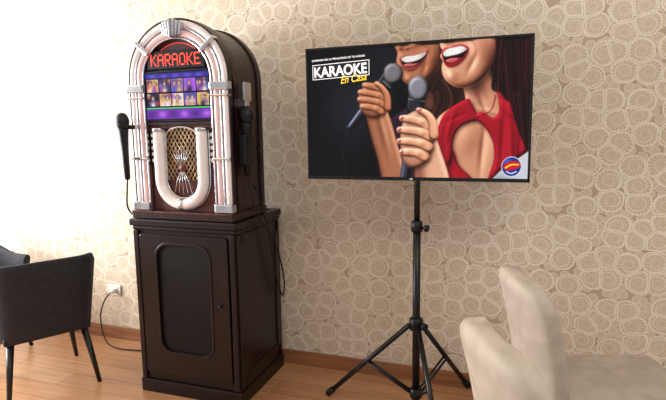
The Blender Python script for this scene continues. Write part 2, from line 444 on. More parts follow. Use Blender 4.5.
    hairs(hb,[(490,28),(538,28)],[(505,116),(537,150)],80,[(112,46,40),(14,5,6),(74,26,26),(26,9,11),(54,19,20)],mid=[(498,72),(537,80)],w=.9,seed=7)
    c.dab(497,78,5,26,(5,2,3),.75,ang=-12,clip=hb)
    cm = c.mask([(466,82),(487,66),(498,84),(508,100),(522,114),(524,188),(424,188),(430,152),(434,132),(441,117),(455,107),(467,101)])
    c.part(cm,SK2,22,bumps=[(474,92,2.6,18,-28,4),(484,100,2.4,16,-18,-3),(470,138,12,16,10,7),(498,150,10,22,0,6),(486,150,3,24,4,-5),(462,108,12,2.5,-18,3),(492,112,12,2.2,18,2.6),(438,124,8,8,0,5)],L=(-.55,-.6,.62),amb=.18,dif=1.0,spec=.12,sh=8)
    c.dab(480,89,10,9,(92,48,38),.75,ang=-20,clip=cm)
    f2 = c.mask([(447,28),(444,38),(441,44.5),(442,49),(444,52),(441.5,57),(444,62),(443,68),(445,77),(451,84),(460,88),(472,87),(485,79),(495,64),(501,48),(502,28)])
    c.part(f2,SK2,24,bumps=[(452,78,6,5,10,6),(479,50,9,11,-20,7),(446,41,4.5,5,0,7),(462,40,9,2.5,-6,3),(474,64,3,10,25,-3.5),(446,67,3,4,0,1.5)],L=(-.75,-.3,.6),amb=.2,dif=1.02,spec=.16,sh=9,shadow=.6)
    c.dab(493,60,7,20,(96,50,40),.6,ang=16,clip=f2); c.dab(470,88,15,4,(92,50,38),.75,ang=-6,clip=f2)
    c.dab(478,48,6,6,(238,140,124),.28,clip=f2)
    c.stroke([(468,40),(476,46),(476.5,56),(471,66)],1.5,1,(150,84,64),.45,soft=3.2,clip=f2)
    c.dab(447,44,1.9,1,(74,28,24),.9); c.dab(454,43.5,2,1,(74,28,24),.8); c.dab(450,45,4,1.1,(160,92,74),.6,clip=f2)
    lm = c.mask([(442.8,53),(446,49),(450,48.8),(455,47),(463,45.8),(470,49.6),(467.4,58),(460,65.4),(452,68.2),(446.4,65.6),(444.4,60)])
    c.part(lm,(190,36,50),4,spec=.35,sp=26,shadow=.3,sh=3,tint=(1,.6,.7))
    m2 = c.mask([(444,54),(449,50.2),(456,48.6),(463,47.4),(468.4,50.6),(465,57.6),(458.5,63),(452,65.4),(446.4,62.8)]); c.fill(m2,(30,5,9))
    c.part(c.mask([(447,62),(452,59.5),(459,59),(462,59.5),(457,63.5),(452,65)])*m2,(200,80,88),3,shadow=0)
    te = c.mask([(444.4,54),(449,50),(456,48.4),(463,47.3),(468,50.4),(461,54.6),(453,56.6),(446.5,57.4)])*m2
    c.fill(te,(246,243,238)); c.dab(467,51,3.5,4,(150,130,126),.6,clip=te); c.dab(447,56,2,3,(200,186,180),.5,clip=te)
    for k in range(7): c.stroke([(447.8+k*2.9,47),(447.4+k*2.9,57.4)],.3,.3,(184,170,166),.6,clip=te,soft=.6)
    hairs(c.mask([(496,28),(505,28),(505,56),(500,76),(502,94),(494,90),(492,72),(497,54)]),[(497,28),(505,28)],[(494,90),(502,94)],34,[(34,11,13),(14,4,6),(92,34,32),(24,8,10)],w=1.6,a=1.0,mid=[(495,66),(503,62)],seed=8)
    RED=(184,24,48); TR=(1,.5,.6)
    r1 = c.mask([(500,92),(508,100),(520,106),(529,116),(534,140),(534,188),(494,188),(498,160),(496,142),(488,128),(478,118),(484,112),(496,118),(502,110)])
    r2 = c.mask([(470,99),(474,104),(480,114),(486,120),(474,122),(462,128),(456,140),(455,156),(450,168),(441,150),(440,132),(445,116),(456,106)])
    r3 = c.mask([(455,150),(462,166),(473,177),(480,188),(441,188),(447,166)])
    c.part(r3,RED,10,bumps=[(455,172,3,10,-20,-3)],spec=.06,tint=TR,sh=5,amb=.14)
    c.part(r2,RED,9,bumps=[(452,128,2.5,16,14,3.5),(458,118,9,2,-25,-2),(447,142,2,12,0,-2.5)],spec=.06,tint=TR,sh=5,amb=.14)
    c.part(r1,RED,12,bumps=[(506,142,2.6,34,2,-4),(515,150,3,36,-3,4.5),(524,148,2.4,30,0,-3.5),(506,108,3,10,-40,3),(518,116,9,2.2,35,3)],spec=.06,tint=TR,sh=5,amb=.14)
    c.stroke([(498,96),(494,110),(482,117),(471,121)],1.3,1.0,(70,4,14),.6,soft=1.8); c.stroke([(496.8,94.5),(492,108),(480,115.3)],.6,.6,(230,90,104),.5,soft=1)
    sl = c.mask([(512,96),(520,92),(540,84),(540,128),(532,150),(526,140),(518,120)])
    c.part(sl,(40,15,17),8,shadow=.4,sh=4,spec=.04); hairs(sl,[(514,92),(540,84)],[(524,138),(540,150)],36,[(112,46,40),(14,5,7),(74,26,26),(26,9,11)],seed=21,w=.9)
    c.part(c.smask([(404,188),(411,144),(418,102)],[7,9.5,13]),(60,70,96),7,spec=.75,sp=30,sh=5)
    c.part(c.smask([(415.5,107),(418,98)],[14.5,17]),(28,32,42),5,spec=.45)
    c.stroke([(410.5,99.5),(426,101.5)],1.4,1.4,(130,138,156),.85,soft=.9)
    gm = c.mask([(410,85),(413.5,79.5),(420,76.6),(426.5,79.5),(430,86),(429,94),(424,100),(416,100.4),(411,94.5)])
    c.part(gm,(138,146,164),9,spec=.3,sp=12,amb=.15); mesh(gm,420,88)
    fo = c.mask([(422,140),(434,132),(443,150),(452,188),(420,188),(416,165)])
    c.part(fo,SK2,12,amb=.15,dif=.95,spec=.1,L=(.4,-.4,.7),sh=6); c.dab(422,176,6,14,(90,46,34),.6,clip=fo)
    pm = c.mask([(404,124),(411,114),(421,111),(430,118),(436,131),(435,148),(429,163),(414,169),(405,160),(402,142)])
    c.part(pm,SK2,12,amb=.22,dif=.75,sh=6)
    FW=[6.8,8.8,8.2,9.8,9.8]
    for a,b in (((431,127),(404,118.5)),((433,137.5),(401.5,130)),((431.5,148),(401.5,141.5)),((427.5,158),(404,152.5))):
        dx,dy = a[0]-b[0], a[1]-b[1]
        pts = [b,(b[0]+dx*.25,b[1]+dy*.25-1.4),(b[0]+dx*.5,b[1]+dy*.5-2.3),(b[0]+dx*.74,b[1]+dy*.74-2.4),a]
        c.part(c.smask(pts,FW,1.1),SK2,8,bumps=[(pts[3][0],pts[3][1],3,2.6,0,2),(pts[1][0],pts[1][1],2.4,2.2,0,1.2)],L=(-.35,-.68,.64),amb=.26,dif=1.04,spec=.14,shadow=.38,sh=2.8)
        for q in (pts[1],pts[3]):
            for o in (-.5,.5): c.stroke([(q[0]-.4+o,q[1]-2.6),(q[0]+.2+o,q[1]+2.4)],.4,.4,(160,96,72),.28,soft=1)
        nl = c.mask([(b[0]-3.0,b[1]-1.2),(b[0]-.6,b[1]-2.4),(b[0]+1.2,b[1]-1.5),(b[0]+.9,b[1]+.8),(b[0]-2.2,b[1]+1.1)]); c.part(nl,(220,130,132),2.5,spec=.45,shadow=.2,sh=1.5)
    c.part(c.smask([(436,136),(434.5,123),(429,114.5),(421,110.5)],[10,8.8,7.2,6],1.1),SK2,8,L=(.1,-.75,.62),amb=.26,dif=1.04,spec=.14,shadow=.38,sh=2.8)
    c.part(c.mask([(418,109),(421,108),(424,109.6),(422,111.6),(418.6,111.4)]),(220,130,132),2,spec=.45,shadow=0)
    g = np.clip(c.img/255.0,0,1); g = np.stack([c.blur(g[...,i],.8) for i in range(3)],-1)
    bl = np.stack([c.blur(g[...,i],10) for i in range(3)],-1)
    g = 1-(1-g)*(1-bl*.14); g = g*.6+.4*(g*g*(3-2*g))
    lum = g.mean(-1, keepdims=True); g = lum+(g-lum)*.93
    g = g*(1+(c.blur(rng.normal(0,1,g.shape[:2]),.8)*.05)[...,None])
    c.img = np.clip(g,0,1)*255
    c.img *= (1-.6*c.mask([(486,188),(502,171),(520,157),(540,143),(540,188)],smooth=False,soft=4))[...,None]
    pc = c.poly([(491,186),(506,171),(522,160),(537,149),(537,186)], (206,208,214), smooth=False, soft=1.2)
    c.dab(512,164,12,3,(252,252,252),.8,ang=-38,clip=pc); c.dab(505,181,12,5,(150,152,160),.7,clip=pc)
    def disc(x,y,r,col,**k): return c.poly([(x+r*math.cos(i*math.pi/8), y+r*math.sin(i*math.pi/8)) for i in range(16)], col, **k)
    disc(516,168,10.5,(226,228,236)); d = disc(516,168,9.6,(22,46,140)); c.dab(512,163,4,4,(70,120,220),.8,clip=d)
    c.poly([(507,168),(512,163),(520,162),(526,166),(522,170),(512,172)], (206,30,44), clip=d); c.stroke([(510,169),(516,166),(523,166)],1.6,1.4,(250,220,60)); c.stroke([(511,173),(516,175),(521,173)],1.2,1.2,(240,240,250),.9)
    return c, f

# ================================================================== ROOM
WY = 2.75
def room():
    XL, XR, YB, ZC = -4.7, 3.2, -1.2, 2.75
    box('wall_back', XL-0.12, XR, WY, WY+0.12, 0, ZC, M['wallpaper'])
    box('floor', XL-0.12, XR, YB, WY+0.12, -0.1, 0, M['floor'])
    box('ceiling', XL-0.12, XR, YB, WY+0.12, ZC, ZC+0.1, M['ceil'])
    bm = bmesh.new()
    for (y0,y1,z0,z1) in ((YB,0.2,0,ZC),(2.3,WY,0,ZC),(0.2,2.3,0,0.75),(0.2,2.3,2.35,ZC)):
        g = bmesh.ops.create_cube(bm, size=1)['verts']
        for v in g: v.co = Vector((XL-0.06+v.co.x*0.12, (y0+y1)/2+v.co.y*(y1-y0), (z0+z1)/2+v.co.z*(z1-z0)))
    finish('wall_left', bm, M['plaster'])
    w = empty('window_1', (XL,0,0))
    for nm,a in (('frame_bottom',(-.09,.02,.2,2.3,.75,.81)),('frame_top',(-.09,.02,.2,2.3,2.29,2.35)),('frame_near',(-.09,.02,.2,.26,.81,2.29)),
                 ('frame_far',(-.09,.02,2.24,2.3,.81,2.29)),('mullion',(-.07,.0,1.22,1.28,.81,2.29))):
        box(nm, *a, M['white'], w, bevel=.004)
    box('baseboard_back', XL, XR, WY-0.014, WY, 0, 0.085, M['baseboard'], bevel=0.003)
    box('baseboard_left', XL, XL+0.014, YB, WY-0.014, 0, 0.085, M['baseboard'], bevel=0.003)
room()

# ================================================================== CABINET
CX, CY0 = -1.578, 2.187
def cabinet():
    e = empty('wooden_cabinet', (CX, CY0, 0))
    hw, D = 0.300, 0.52
    box('plinth', -hw-.010, hw+.010, .004, D, 0, .075, M['darkwood'], e, bevel=.006)
    box('body', -hw, hw, .018, D-.005, .075, .90, M['darkwood'], e, bevel=.004)
    box('cornice', -hw-.008, hw+.008, .008, D, .895, .918, M['darkwood'], e, bevel=.008, seg=3)
    box('top', -hw-.018, hw+.018, -.004, D, .918, .955, M['darkwood'], e, bevel=.008, seg=3)
    def opening(w, z0, z1, r):
        pts = []
        for cx,cz,a0 in ((w-r,z1-r,0),(-w+r,z1-r,90),(-w+r,z0+r,180),(w-r,z0+r,270)):
            for k in range(9):
                a = math.radians(a0+k*90/8); pts.append((cx+r*math.cos(a), cz+r*math.sin(a)))
        return pts
    def ring(nm, inner, outer, y0, y1, mat, par, bev):
        bm = bmesh.new(); n = len(inner)
        V = [[bm.verts.new((p[0],y,p[1])) for p in L] for L,y in ((inner,y0),(outer,y0),(outer,y1),(inner,y1))]
        for j in range(4):
            for i in range(n):
                bm.faces.new((V[j][i],V[j][(i+1)%n],V[(j+1)%4][(i+1)%n],V[(j+1)%4][i]))
        return finish(nm, bm, mat, par, bevel=bev)
    ring('door_frame', opening(.165,.24,.835,.075), opening(.262,.12,.875,.012), .0, .02, M['darkwood'], e, .005)
    ring('door_bead', opening(.155,.25,.825,.068), opening(.168,.237,.838,.078), -.004, .019, M['darkwood'], e, .003)
    prism('door_panel', opening(.16,.245,.83,.07), .010, .02, M['black'], e)
    box('stile_left', -hw, -.270, .004, .02, .08, .895, M['darkwood'], e, bevel=.004)
    box('stile_right', .270, hw, .004, .02, .08, .895, M['darkwood'], e, bevel=.004)
    lathe('door_knob', [(0,.004),(.008,.004),(.011,.008),(.018,.008),(.021,.004)], (.215,.0,.53), (0,-1,0), M['darkwood'], e)
    for nm,a in (('side_rail_top',(.06,.48,.83,.89)),('side_rail_bottom',(.06,.48,.085,.16)),('side_stile_front',(.02,.075,.085,.89)),('side_stile_back',(.45,.505,.085,.89))):
        box(nm, hw-.002, hw+.007, a[0],a[1],a[2],a[3], M['darkwood'], e, bevel=.003)
        box(nm+'_left', -hw-.007, -hw+.002, a[0],a[1],a[2],a[3], M['darkwood'], e, bevel=.003)
cabinet()

# ================================================================== JUKEBOX
def microphone(name, e, base, axis, s=1.0, r=1.0):
    ax = Vector(axis).normalized()
    P = lambda L: [(a*s, b*s*r) for a,b in L]
    lathe(name+'_handle', P([(0,.009),(.006,.013),(.10,.016),(.155,.021),(.175,.024),(.185,.020)]), base, ax, M['plastic'], e)
    o = Vector(base)+ax*.185*s
    lathe(name+'_grille', P([(-.003,.020),(.004,.026),(.016,.030),(.028,.030),(.040,.026),(.050,.017),(.054,.006)]), o, ax, M['micgrey'], e)
    lathe(name+'_collar', P([(0,.0275),(.004,.031),(.008,.031),(.012,.0275)]), o+ax*.016*s, ax, M['metalblk'], e)

def jukebox():
    e = empty('karaoke_jukebox', (CX, CY0+.005, .957))
    ZS = .70
    def arch(R, n=28, zb=0.0):
        return [(R, zb)]+[(R*math.cos(math.pi*k/n), ZS+R*math.sin(math.pi*k/n)) for k in range(n+1)]+[(-R, zb)]
    def ring(nm, Ri, Ro, y0, y1, zb, mat, bev=0):
        bm = bmesh.new(); A = arch(Ri,zb=zb); B = arch(Ro,zb=zb)
        V = [[bm.verts.new((p[0],y,p[1])) for p in L] for L,y in ((A,y0),(B,y0),(B,y1),(A,y1))]
        n = len(A)
        for j in range(4):
            for i in range(n-1):
                bm.faces.new((V[j][i],V[j][i+1],V[(j+1)%4][i+1],V[(j+1)%4][i]))
        bm.faces.new([V[j][0] for j in range(4)]); bm.faces.new([V[j][n-1] for j in range(4)][::-1])
        return finish(nm, bm, mat, e, bevel=bev)
    prism('case', arch(.278), .07, .37, M['darkwood2'], e, bevel=.012, smooth=False)
    ring('case_rim', .245, .292, .05, .12, 0, M['darkwood2'], .005)
    ring('case_rim_back', .26, .288, .33, .375, 0, M['darkwood'], .005)
    ring('arch_channel', .192, .285, .045, .09, .03, M['chrome'])
    ring('arch_chrome_outer', .282, .292, .03, .07, .03, M['darkwood2'], .003)
    ring('arch_chrome_mid', .2405, .2475, .022, .06, .03, M['chrome'], .002)
    ring('arch_chrome_inner', .192, .200, .02, .09, .03, M['chrome'], .003)
    box('base', -.298,.298,.0,.375,.0,.040, M['darkwood2'], e, bevel=.006)
    box('base_trim', -.296,.296,-.004,.01,.034,.042, M['bronze'], e, bevel=.002)
    def apath(R, y, zb, n=40): return [(p[0], y, p[1]) for p in ([(R, zb+(ZS-zb)*k/8) for k in range(8)]+[(R*math.cos(math.pi*k/n), ZS+R*math.sin(math.pi*k/n)) for k in range(n+1)]+[(-R, ZS-(ZS-zb)*(k+1)/8) for k in range(8)])]
    tube('arch_tube_outer', apath(.265,.04,.045), .0185, M['tubew'], e)
    tube('arch_tube_inner', apath(.2205,.036,.045), .0185, M['tubep'], e)
    bm = bmesh.new()
    def clip(cx, cz, ang, wdt=.026, ln=.100, dep=.03):
        g = bmesh.ops.create_cube(bm, size=1)['verts']
        R = Matrix.Rotation(-ang, 4, 'Y')
        for v in g: v.co = Vector((cx, .030, cz))+R@Vector((v.co.x*ln, v.co.y*dep*1.6, v.co.z*wdt))
    for a in (40,140): clip(.243*math.cos(math.radians(a)), ZS+.243*math.sin(math.radians(a)), math.radians(a), .022)
    for s in (-1,1):
        clip(s*.243, .66, 0, .042); clip(s*.243, .615, 0, .012)
        clip(s*.243, .31, 0, .014); clip(s*.243, .065, 0, .045)
    finish('arch_clips', bm, M['chrome'], e, bevel=.006)
    bm = bmesh.new()
    for k in range(-3,4):
        a = math.radians(90+k*3.8); ln = .090-abs(k)*.010
        g = bmesh.ops.create_cube(bm, size=1)['verts']; R = Matrix.Rotation(-a, 4, 'Y')
        for v in g: v.co = Vector((.240*math.cos(a), .024-.004*(3-abs(k)), ZS+.240*math.sin(a)))+R@Vector((v.co.x*ln, v.co.y*.05, v.co.z*.015*(1+v.co.x*.5)))
    finish('crest', bm, M['chrome'], e, bevel=.004)
    prism('sign_panel', [p for p in arch(.192, zb=.735)], .05, .075, M['maroon'], e)
    ring2 = [(.165*math.cos(math.pi*k/24), .052, ZS+.012+.165*math.sin(math.pi*k/24)) for k in range(3,22)]
    tube('sign_neon', ring2, .0035, base_mat('sign_glow',(170,40,34),.4,emit=(235,60,44),estr=.8), e, n=8)
    box('sign_box', -.165,.165,.025,.06,.752,.840, M['black'], e, bevel=.004)
    FONT = {'K':["10001","10010","10100","11000","10100","10010","10001"],'A':["01110","10001","10001","11111","10001","10001","10001"],
            'R':["11110","10001","10001","11110","10100","10010","10001"],'O':["01110","10001","10001","10001","10001","10001","01110"],
            'E':["11111","10000","10000","11110","10000","10000","11111"]}
    bm = bmesh.new(); px = .0070; wd = "KARAOKE"; tot = len(wd)*6-1; x0 = -tot*px/2; z0 = .795+3*px*1.2
    for li,ch in enumerate(wd):
        for r,row in enumerate(FONT[ch]):
            for c,b in enumerate(row):
                if b == '1':
                    g = bmesh.ops.create_uvsphere(bm, u_segments=8, v_segments=5, radius=.0031)['verts']
                    for v in g: v.co = Vector((x0+(li*6+c+.5)*px+v.co.x, .0235+v.co.y*.5, z0-r*px*1.2+v.co.z*1.15))
    finish('led_letters', bm, M['led'], e)
    box('monitor_bezel', -.194,.194,.03,.075,.494,.746, M['plastic'], e, bevel=.004)
    cv = Canvas(360, 220, lambda x,y: (x*3.6, y*220/60.0))
    cv.img[:] = (26,16,44)
    ky = 220/60.0
    cv.img[:int(8*ky)] = (52,46,130); cv.img[:int(2*ky)] = (24,22,60)
    for k in range(5): cv.dab(12+k*18, 5, 6, 2, (110,92,215), .8)
    rnd = random.Random(9)
    pal = [(234,208,190),(150,64,170),(80,90,190),(226,132,96),(200,44,90),(240,232,232),(120,100,180),(216,170,100),(160,90,220),(60,52,90),(30,24,44),(70,40,100)]
    for r in range(2):
        for c in range(5):
            X0, Y0 = 2.5+c*19.2, 9+r*17.5
            base = rnd.choice(pal)
            m = cv.mask([(X0,Y0),(X0+17.8,Y0),(X0+17.8,Y0+15.5),(X0,Y0+15.5)], smooth=False, soft=.4); cv.fill(m, base)
            for q in range(9): cv.dab(X0+rnd.uniform(0,17), Y0+rnd.uniform(0,15), rnd.uniform(1,4), rnd.uniform(1,3.5), rnd.choice(pal), .85, clip=m)
            for hx in ((8.5,) if (r+c)%2 else (5,12)):
                cv.dab(X0+hx, Y0+5, 2.8, 3.2, (44,26,26), .9, clip=m); cv.dab(X0+hx, Y0+5.6, 1.9, 2.5, (236,192,166), .95, clip=m); cv.dab(X0+hx, Y0+14, 3.8, 4.6, rnd.choice(pal), .9, clip=m)
    cv.img[int(44*ky):int(45.4*ky)] = (70,210,110)
    cv.img[int(46*ky):] = (108,48,164)
    for k in range(6): cv.dab(8+k*17, 52, 6, 4, (186,116,230) if k%2 else (66,36,112), .8)
    cv.img[int(58*ky):] = (30,20,50)
    cv.grid('monitor_screen', -.188,.188,.501,.739,.0285, M['jbscreen'], e)
    box('lower_panel', -.192,.192,.05,.08,.035,.500, M['bronze'], e)
    box('panel_sill', -.192,.192,.03,.07,.477,.492, M['darkwood2'], e, bevel=.004)
    gz0, gz1, gw = .20, .468, .094
    prism('grille_back', [(gw,gz0),(gw,gz1-.05)]+[(gw*math.cos(math.pi*k/16),gz1-.05+.05*math.sin(math.pi*k/16)) for k in range(17)]+[(-gw,gz0)], .044,.052, M['maroon'], e)
    bm = bmesh.new()
    def inside(x,z): return abs(x)<=gw and gz0<=z<=gz1-.05+.05*math.sqrt(max(0,1-(x/gw)**2))
    for s in (-1,1):
        for k in range(-20,30):
            seg = []
            for t in range(0,61):
                z = gz0+(gz1-gz0)*t/60; x = s*((z-gz0)*.62)-s*.30+ k*.0235*s
                if inside(x,z): seg.append((x,.040,z))
            if len(seg) > 3: tube_into(bm, [seg[0],seg[len(seg)//2],seg[-1]], .0023, 6)
    finish('grille_lattice', bm, M['gold'], e)
    tube('grille_rim', [(gw,.042,gz0)]+[(gw*math.cos(math.pi*k/16),.042,gz1-.05+.05*math.sin(math.pi*k/16)) for k in range(17)]+[(-gw,.042,gz0)], .006, M['chrome'], e)
    def upath(R, zc, zt, y, n=24): return [(-R,y,zt-(zt-zc)*k/6) for k in range(6)]+[(-R*math.cos(math.pi*k/n), y, zc-R*1.0*math.sin(math.pi*k/n)) for k in range(n+1)]+[(R,y,zc+(zt-zc)*(k+1)/6) for k in range(6)]
    tube('u_tube', upath(.126,.205,.455,.028), .0275, M['tubew'], e, n=18)
    tube('u_tube_trim_outer', upath(.156,.205,.455,.045), .005, M['chrome'], e, n=8)
    tube('u_tube_trim_inner', upath(.097,.205,.455,.040), .005, M['chrome'], e, n=8)
    bm = bmesh.new()
    for s in (-1,1):
        lathe_into(bm, [(0,.030),(.004,.032),(.014,.032),(.018,.030)], (s*.126,.028,.446), (0,0,1), 18)
    lathe_into(bm, [(-.010,.031),(.010,.031)], (0,.028,.079), (1,0,0), 18)
    finish('u_tube_clips', bm, M['chrome'], e)
    lathe('medallion', [(0,.024),(.004,.024),(.006,.019),(.009,.014),(.010,.001)], (0,.040,.262), (0,-1,0), M['bronze'], e, n=28)
    bm = bmesh.new()
    for k in range(-3,4): tube_into(bm, [(k*.004,.036,.27),(k*.010,.034,.31),(k*.018,.036,.365-.006*abs(k))], .0024, 6)
    for k in range(-2,3): tube_into(bm, [(k*.003,.036,.25),(k*.016,.034,.20),(k*.026,.036,.135)], .0024, 6)
    finish('grille_fan', bm, M['chrome'], e)
    bm = bmesh.new()
    for s in (-1,1):
        for k in range(5): lathe_into(bm, [(0,.0105),(.008,.0105),(.011,.007)], (s*.174,.05,.30+k*.032), (0,-1,0), 14)
    finish('buttons', bm, M['button'], e)
    for s,nm in ((-1,'button_plate_left'),(1,'button_plate_right')):
        box(nm, s*.174-.013, s*.174+.013, .044,.052,.275,.455, M['plastic'], e, bevel=.003)
    box('mic_holder_left', -.322,-.262,-.018,.05,.46,.482, M['plastic'], e, bevel=.005)
    microphone('mic_left', e, (-.286,-.030,.205), (-.03,0,1), 1.42, .78)
    tube('mic_left_cable', crom([(-.286,-.030,.21),(-.296,-.028,.15),(-.306,-.02,.06),(-.306,.04,.010),(-.303,.2,.010),(-.28,.39,.012)],8), .0045, M['cable'], e, n=8)
    box('mic_holder_right', .285,.335,.11,.15,.56,.60, M['chrome'], e, bevel=.005)
    box('mic_hook', .318,.334,.10,.17,.59,.68, M['chrome'], e, bevel=.004)
    microphone('mic_right', e, (.322,.125,.22), (.01,0,1), 1.45, .95)
    box('mic_cradle_right', .290,.345,.080,.170,.27,.43, M['plastic'], e, bevel=.012)
    tube('mic_right_cable', crom([(.322,.125,.23),(.332,.13,.12),(.345,.18,.0),(.352,.30,-.10),(.350,.40,-.25),(.345,.47,-.42),(.340,.45,-.50),(.335,.38,-.36),(.340,.30,-.10),(.328,.22,.10),(.285,.25,.16)],8), .0045, M['cable'], e, n=8)
    tube('coil_cable', crom([(.285,.3,.36),(.322,.28,.30),(.338,.24,.18),(.335,.25,.05),(.32,.30,.02),(.30,.39,.010)],8), .005, M['cable'], e, n=8)
jukebox()

def outlet():
    e = empty('wall_outlet', (-2.54, WY, .34))
    box('plate', -.055,.055,-.010,0,-.036,.036, M['white'], e, bevel=.004)
    box('socket', -.03,.03,-.014,-.008,-.02,.02, M['white'], e, bevel=.004)
    lathe('plug', [(0,.016),(.03,.014),(.04,.008)], (0.012,-.012,0), (0,-1,0), M['white'], e)
    tube('power_cord', crom([(.012,-.05,0),(-.02,-.07,-.04),(-.06,-.08,-.14),(-.05,-.09,-.25),(.02,-.12,-.331),(.16,-.16,-.333),(.34,-.14,-.333),(.60,-.11,-.333)],10), .0045, M['cable'], e, n=8)
outlet()

# ================================================================== TV
TX0, TX1, TZ0, TZ1, TY = -.938, .067, 1.166, 1.777, 2.33
def tv():
    e = empty('television', ((TX0+TX1)/2, TY, (TZ0+TZ1)/2))
    hw, hh = (TX1-TX0)/2, (TZ1-TZ0)/2
    box('panel', -hw,hw,.004,.034,-hh,hh, M['plastic'], e, bevel=.004)
    box('bezel_bottom', -hw,hw,0,.01,-hh,-hh+.016, M['plastic'], e, bevel=.002)
    box('bezel_top', -hw,hw,0,.01,hh-.010,hh, M['plastic'], e, bevel=.002)
    box('bezel_left', -hw,-hw+.010,0,.01,-hh,hh, M['plastic'], e, bevel=.002)
    box('bezel_right', hw-.010,hw,0,.01,-hh,hh, M['plastic'], e, bevel=.002)
    box('back_housing', -hw*.7,hw*.7,.034,.052,-hh*.8,hh*.4, M['plastic'], e, bevel=.01)
    text('maker_mark','LG',(0,-.0012,-hh+.0045),.010,M['txtw'],e,ax='CENTER')
    sx0,sx1,sz0,sz1 = -hw+.009, hw-.009, -hh+.015, hh-.009
    c, f = paint_singers(); W,H = c.W, c.H
    c.grid('screen', sx0,sx1,sz0,sz1,.003, M['tvscreen'], e)
    def L(x,y,dy=0.0):
        u,v = f(x,y); return (sx0+(sx1-sx0)*u/(W-1), .0022-dy, sz1-(sz1-sz0)*v/(H-1))
    rot = 2.5
    text('logo_tagline','DIVERSION EN LA PRIVACIDAD DE TU HOGAR',L(314,63.4),.0125,M['txtw'],e,rot=rot,sx=.98)
    p0 = L(314.5,81); p1 = L(371,78.5); hgt = .068
    def quad(nm, x0,x1,z0,z1,y,mat):
        bm = bmesh.new(); sl = math.tan(math.radians(rot))
        vs = [bm.verts.new((x,y,z+(x-p0[0])*sl)) for x,z in ((x0,z0),(x1,z0),(x1,z1),(x0,z1))]; bm.faces.new(vs); return finish(nm,bm,mat,e)
    quad('logo_box_edge',p0[0],p1[0],p0[2],p0[2]+hgt,.0024,M['txtw'])
    quad('logo_box',p0[0]+.0025,p1[0]-.0025,p0[2]+.0025,p0[2]+hgt-.0025,.0021,M['txtk'])
    text('logo_word','KARAOKE',(p0[0]+.007,.0018,p0[2]+.0115),.064,M['txtw'],e,rot=rot,bold=.0014,sx=.88)
    text('logo_script','En Casa',(L(342,84)[0],.0012,L(342,84.5)[2]),.050,M['txty'],e,rot=6,shear=.4,bold=.0002,sx=.78)
tv()

def stand():
    sx, sy = -.42, 2.40
    e = empty('tripod_tv_stand', (sx, sy, 0))
    rod('pole_lower',(0,0,.06),(0,0,.95),.0185,.0185,M['metalblk'],e)
    rod('pole_upper',(0,0,.93),(0,0,1.40),.0145,.0145,M['metalblk'],e)
    lathe('pole_collar',[(0,.019),(.004,.027),(.05,.027),(.056,.019)],(0,0,.915),(0,0,1),M['plastic'],e)
    lathe('collar_knob',[(0,.006),(.02,.006),(.022,.016),(.038,.016),(.04,.01)],(.02,-.01,.94),(1,-.35,0),M['plastic'],e)
    lathe('hub',[(0,.022),(.005,.034),(.055,.034),(.065,.022)],(0,0,.435),(0,0,1),M['plastic'],e)
    lathe('hub_knob',[(0,.006),(.02,.006),(.022,.017),(.04,.017),(.042,.01)],(.02,-.02,.47),(.8,-.6,0),M['plastic'],e)
    lathe('lower_collar',[(0,.020),(.004,.030),(.045,.030),(.05,.020)],(0,0,.09),(0,0,1),M['plastic'],e)
    lathe('pole_foot',[(0,.018),(.02,.020),(.03,.018)],(0,0,.035),(0,0,1),M['plastic'],e)
    for i,a in enumerate((176,56,-64)):
        d = Vector((math.cos(math.radians(a)), math.sin(math.radians(a)), 0)); R = .47 if i == 0 else .40
        top = d*.035+Vector((0,0,.455)); ft = d*R+Vector((0,0,.020))
        rod('leg_%d'%(i+1), top, ft, .0125,.0125,M['metalblk'],e)
        lathe('foot_%d'%(i+1),[(0,.012),(.01,.017),(.045,.017),(.05,.012)],ft+(top-ft).normalized()*-.008,(top-ft),M['plastic'],e)
        mid = top.lerp(ft,.50); nrm = d.cross(Vector((0,0,1)))*.011
        for s in (-1,1): rod('brace_%d%s'%(i+1,'ab'[s>0]), d*.028+Vector((0,0,.115))+nrm*s, mid+nrm*s, .006,.006,M['metalblk'],e,n=8)
    box('mount_plate',-.12,.12,-.014,-.004,1.30,1.56,M['metalblk'],e,bevel=.004)
    box('mount_head',-.03,.03,-.006,.03,1.36,1.44,M['metalblk'],e,bevel=.004)
stand()

